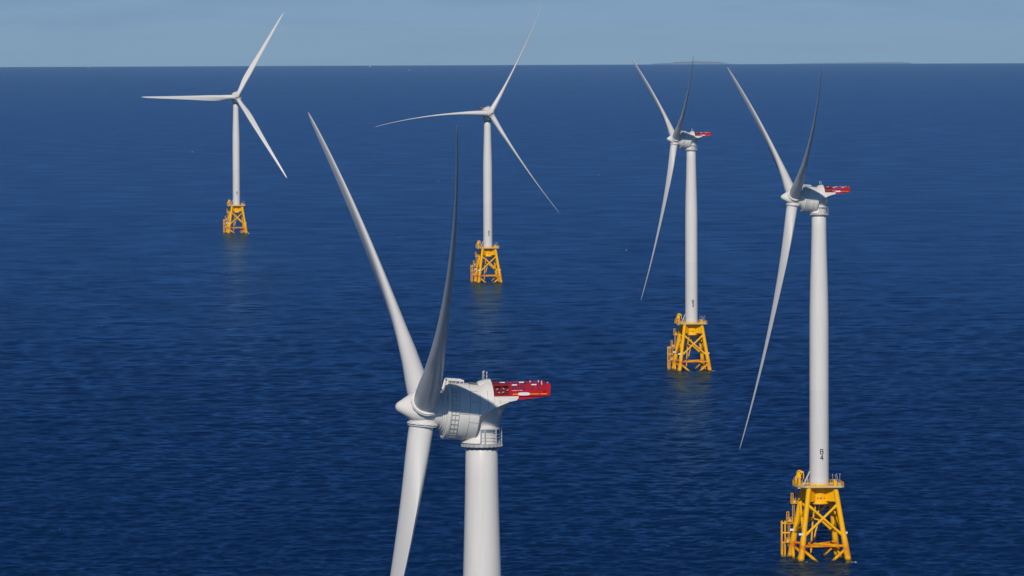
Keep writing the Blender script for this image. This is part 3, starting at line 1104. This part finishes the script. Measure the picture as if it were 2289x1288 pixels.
def section_foil(th):
    """unit airfoil loop: LE at 0, TE at 1, thickness ratio th"""
    n = 20
    x = (1 - np.cos(np.linspace(0, math.pi, n))) / 2
    yt = 5 * th * (.2969 * np.sqrt(x) - .126 * x - .3516 * x ** 2 + .2843 * x ** 3 - .1036 * x ** 4)
    cb = .03 * 4 * x * (1 - x)
    up = np.stack([x, cb + yt], 1)
    dn = np.stack([x, cb - yt], 1)[::-1][1:-1]
    return np.concatenate([up, dn])                          # from LE over one side to TE and back
def build_blade(root):
    """blade frame: span +Z, upwind +Y, trailing edge +X"""
    chord = [(1.7, 3.05), (4, 3.06), (7, 3.35), (11, 3.85), (16, 4.15), (19, 4.1), (24, 3.72), (32, 3.05), (42, 2.4), (52, 1.85), (60, 1.42), (66, 1.02), (69, .70), (70.4, .40), (71.1, .07)]
    thick = [(1.7, 3.05), (4, 3.0), (7, 2.75), (11, 2.30), (16, 1.78), (20, 1.46), (26, 1.14), (34, .84), (44, .58), (54, .38), (62, .28), (68, .19), (70.4, .12), (71.1, .03)]
    twist = [(1.7, 18), (8, 17), (14, 13), (22, 9), (34, 5), (50, 1.5), (62, 0), (71, -.5)]
    rs = np.concatenate([np.linspace(1.7, 24, 26), np.linspace(25.5, 68, 30), [69, 69.8, 70.4, 70.8, 71.1]])
    m = MB()
    R = []
    for r in rs:
        c, t, tw = interp(r, chord), interp(r, thick), math.radians(interp(r, twist))
        th = t / c
        foil = section_foil(min(th, .42))
        n = len(foil)
        a = np.linspace(0, 2 * math.pi, n, endpoint=False)
        circ = np.stack([.5 - .5 * np.cos(a), .5 * np.sin(a)], 1)
        foil[:, 1] *= th / min(th, .42)
        k = sstep(4, 15, r)
        P = circ * (1 - k) + foil * k
        if k < 1:
            P[:, 1] = circ[:, 1] * (1 - k) * max(th, .6) + foil[:, 1] * k
        px = .5 + (.32 - .5) * sstep(3, 14, r)
        pre = 4.25 * max(0, (r - 4) / 67.0) ** 2.0
        ring = []
        for x, y in P:
            X, Y = (x - px) * c, -y * c                      # rounded suction side faces downwind
            X, Y = X * math.cos(-tw) - Y * math.sin(-tw), X * math.sin(-tw) + Y * math.cos(-tw)
            ring.append(Vector((X, Y + pre, r)))
        R.append(ring)
    m.rings(R)
    # row of small vortex fins on the inner third
    for i in range(26):
        r = 8.2 + i * .52
        tw = math.radians(interp(r, twist))
        c = interp(r, chord)
        t = interp(r, thick)
        for s in (1,):
            X, Y = .20 * c, s * t * .40
            X, Y = X * math.cos(-tw) - Y * math.sin(-tw), X * math.sin(-tw) + Y * math.cos(-tw)
            m.box((X, Y, r), (.22, .09, .03), rz=-tw)
    return m.build('blade', M_blade, root, smooth=60)

def empty(name, loc):
    o = bpy.data.objects.new(name, None)
    o.location = loc
    COL.objects.link(o)
    return o

def tree_copy(o, parent):
    c = o.copy()
    COL.objects.link(c)
    c.parent = parent
    for ch in list(o.children):
        tree_copy(ch, c)
    return c

#        x         y         dz     yaw     az      pitch  number  label
SPOTS = [
    (-3.851, 640.29, -.415, 10.045, 299.86, 0, '5', 'nearest white wind turbine, tower cut off below with no yellow legs in view'),
    (85.211, 1433.83, .05, 9.37, 299.88, 0, '4', 'white wind turbine standing alone at the far right, B 4 lettered on its tower'),
    (77.837, 2240.86, -.2, 11.04, 299.50, 0, '3', 'white wind turbine in profile with B 3 lettered on its tower'),
    (-14.10, 3043.85, -.6, 103.9, 270.2, 86, '2', 'white wind turbine behind the nearest rotor, thin edge-on blades, one of them drooping'),
    (-203.44, 3820.73, .286, 97.63, 269.70, 0, '1', 'farthest and smallest white wind turbine, facing us with three broad straight blades'),
]
GROUP = 'offshore wind turbines on yellow jackets'

def rotor_matrix(yaw, az, hub_z):
    nx = Vector((-math.cos(yaw) * CT, -math.sin(yaw) * CT, ST))
    u = Vector((math.sin(yaw), -math.cos(yaw), 0))
    v = nx.cross(u)
    M = Matrix((-u, nx, v)).transposed().to_4x4()
    M.translation = Vector((0, 0, hub_z)) + nx * OVER
    return M @ Matrix.Rotation(-az, 4, 'Y')

def pose(root, dz, yaw, az, pitch):
    hz = HUB_Z + dz
    yaw, az, pitch = math.radians(yaw), math.radians(az), math.radians(pitch)
    kids = {}
    for ch in root.children:
        kids.setdefault(ch.name.split('.')[0], []).append(ch)
    kids['nacelle'][0].matrix_local = Matrix.Translation((0, 0, hz)) @ Rz(yaw)
    kids['hoist_deck'][0].matrix_local = Matrix.Translation((0, 0, hz)) @ Rz(yaw)
    kids['yaw_ring'][0].rotation_euler.z = yaw
    kids['yaw_ring'][0].location.z = dz
    kids['tower'][0].scale.z = (TOWER_TOP + dz) / TOWER_TOP
    M = rotor_matrix(yaw, az, hz)
    kids['rotor_hub'][0].matrix_local = M
    for b, o in enumerate(kids['blade']):
        o.matrix_local = M @ Matrix.Rotation(-2 * math.pi * b / 3, 4, 'Y') @ Matrix.Rotation(-CONE, 4, 'X') @ Rz(-pitch)

proto = empty('wind_turbine', (0, 0, 0))
build_jacket(proto)
build_landing(proto)
build_deck(proto)
build_tower(proto)
build_yaw(proto)
build_nacelle(proto)
build_hoist(proto)
build_hub(proto)
b0 = build_blade(proto)
for _ in range(2):
    tree_copy(b0, proto)

turbines = [proto] + [tree_copy(proto, None) for _ in SPOTS[1:]]
for root, (x, y, dz, yaw, az, pitch, num, lab) in zip(turbines, SPOTS):
    root.location = (x, y, drop(x, y))
    tag(root, lab, 'wind turbine', GROUP)
    pose(root, dz, yaw, az, pitch)
    kid = {c.name.split('.')[0]: c for c in root.children}
    t = MB()
    face = JROT - math.pi / 2
    lettering(t, ['B', num], lambda z: interp(z, TW), face + math.radians(3.0), 30.75, 1.26, .22)
    t.build('marking', M_black, kid['tower'], smooth=0)
    t = MB()
    lettering(t, ['BIWF' + ' ' + num], lambda z: 2.285, -math.pi / 2 + math.radians(3), 17.35, .46, .085, lift=.012)
    t.build('marking', M_black, kid['jacket'], smooth=0)
# the feathered turbine's level blade sags flatwise under its own weight
sag = [c for c in turbines[3].children if c.name.startswith('blade')][0]
sag.data = sag.data.copy()
for v in sag.data.vertices:
    v.co.y += 4.0 * max(0, (v.co.z - 6) / 65.0) ** 2

# ------------------------------------------------------------------ sail boats far out
def sail_boat(px, rng, heel, length, label):
    x, y = at_range(px, rng)
    root = empty('sail_boat', (x, y, drop(x, y)))
    root.rotation_euler = (math.radians(heel), 0, math.radians(20))
    tag(root, label, 'boat', 'sail boats on the horizon')
    L = length
    h = MB()
    R = []
    for u in np.linspace(0, 1, 9):
        b = L * .15 * math.sin(math.pi * (.12 + .86 * u)) ** .7
        d = L * .07
        R.append([Vector((L * (u - .5), b * math.cos(t), d * (1 - 1.6 * max(0, math.sin(t))) + L * .03 * u)) for t in np.linspace(0, math.pi, 9)])
    h.rings(R)
    h.build('hull', M_sign, root)
    MB().tube((L * .08, 0, 0), (L * .08, 0, L * 1.35), L * .012, n=8).tube((L * .08, 0, L * .2), (-L * .42, 0, L * .2), L * .01, n=6).build('mast', M_steel, root)
    def sail(p, q, r, bulge, nm):
        s = MB()
        n = 8
        V, F, idx = [], [], {}
        for sg in (0, 1):
            for i in range(n + 1):
                for j in range(n + 1 - i):
                    u, v = i / n, j / n
                    P = Vector(p) * (1 - u - v) + Vector(q) * u + Vector(r) * v
                    P.y += bulge * L * 27 * u * v * (1 - u - v) + .02 * sg
                    idx[(sg, i, j)] = len(V)
                    V.append(P)
        for sg in (0, 1):
            for i in range(n):
                for j in range(n - i):
                    F.append((idx[(sg, i, j)], idx[(sg, i + 1, j)], idx[(sg, i, j + 1)]))
                    if j < n - i - 1:
                        F.append((idx[(sg, i + 1, j)], idx[(sg, i + 1, j + 1)], idx[(sg, i, j + 1)]))
        s.add(V, F)
        s.build(nm, M_sign, root)
    sail((L * .06, 0, L * .22), (-L * .42, 0, L * .22), (L * .06, 0, L * 1.32), .06, 'mainsail')
    sail((L * .48, 0, L * .10), (L * .10, 0, L * .16), (L * .09, 0, L * 1.2), .05, 'jib')
sail_boat(200, 36000, 6, 7, 'tiny white sail boat on the horizon by itself at the far left')
sail_boat(828, 34000, -5, 8, 'small white sail boat on the horizon between the two far turbines')
sail_boat(916, 27000, 4, 4.5, 'faintest little white sail boat just below the horizon, left of the second far turbine')

# ------------------------------------------------------------------ foam: wash round the legs and a few whitecaps
def build_foam():
    rs = random.Random(4)
    mb = MB()
    def patch(x, y, L, Wd):
        n = 10
        V = []
        ph = rs.random() * 6.28
        for k in range(n):
            t = 2 * math.pi * k / n
            rr = .65 + .35 * rs.random()
            a, b = L / 2 * math.cos(t) * rr, Wd / 2 * math.sin(t) * rr
            px, py = x + a * math.cos(ph * .15) - b * math.sin(ph * .15), y + a * math.sin(ph * .15) + b * math.cos(ph * .15)
            V.append((px, py, drop(px, py) + float(sea_height(px, py)) + .07))
        c = Vector((0, 0, 0))
        for v in V:
            c += Vector(v) / n
        c.z += .05
        V.append(c)
        mb.add(V, [(k, (k + 1) % n, n) for k in range(n)])
    for px, py in ((656, 1071), (484, 493), (690, 222), (133, 1186), (227, 727), (1930, 545), (606, 330), (1880, 700), (980, 405), (430, 340), (812, 548), (1400, 560), (1338, 392), (2120, 470)):
        x, y = at_sea(px, py)
        patch(x, y, rs.uniform(.2, .5) * y / 1800, rs.uniform(.6, 1.3) * y / 1800)
    for root in turbines[1:]:
        for k in range(4):
            p = Rz(JROT) @ leg_pt(k, 0)
            for i in range(9):
                x, y = root.location.x + p.x + rs.uniform(-1.3, 1.5), root.location.y + p.y + rs.uniform(-1.6, 1.0)
                if k in (1, 2) or i < 4:
                    patch(x + .5, y, rs.uniform(.3, 1.1), rs.uniform(.5, 1.6))
    m, nt, b = new_mat('foam')
    b.inputs['Base Color'].default_value = (.62, .66, .70, 1)
    b.inputs['Roughness'].default_value = .9
    tag(mb.build('foam', m), kind='stuff')
build_foam()

# ------------------------------------------------------------------ the air between
hb = MB().box((0, 0, (178 - 640) / 2), (190000, 190000, 178 + 640))
hm, hnt, hbs = new_mat('haze')
hnt.nodes.remove(hbs)
pv = hnt.nodes.new('ShaderNodeVolumePrincipled')
pv.inputs['Color'].default_value = (.53, .79, 1.0, 1)
pv.inputs['Density'].default_value = 7.0e-6
pv.inputs['Anisotropy'].default_value = -0.2
hnt.links.new(pv.outputs[0], hnt.nodes['Material Output'].inputs['Volume'])
haze = hb.build('haze', hm, smooth=0)
tag(haze, kind='stuff')
haze.display_type = 'WIRE'
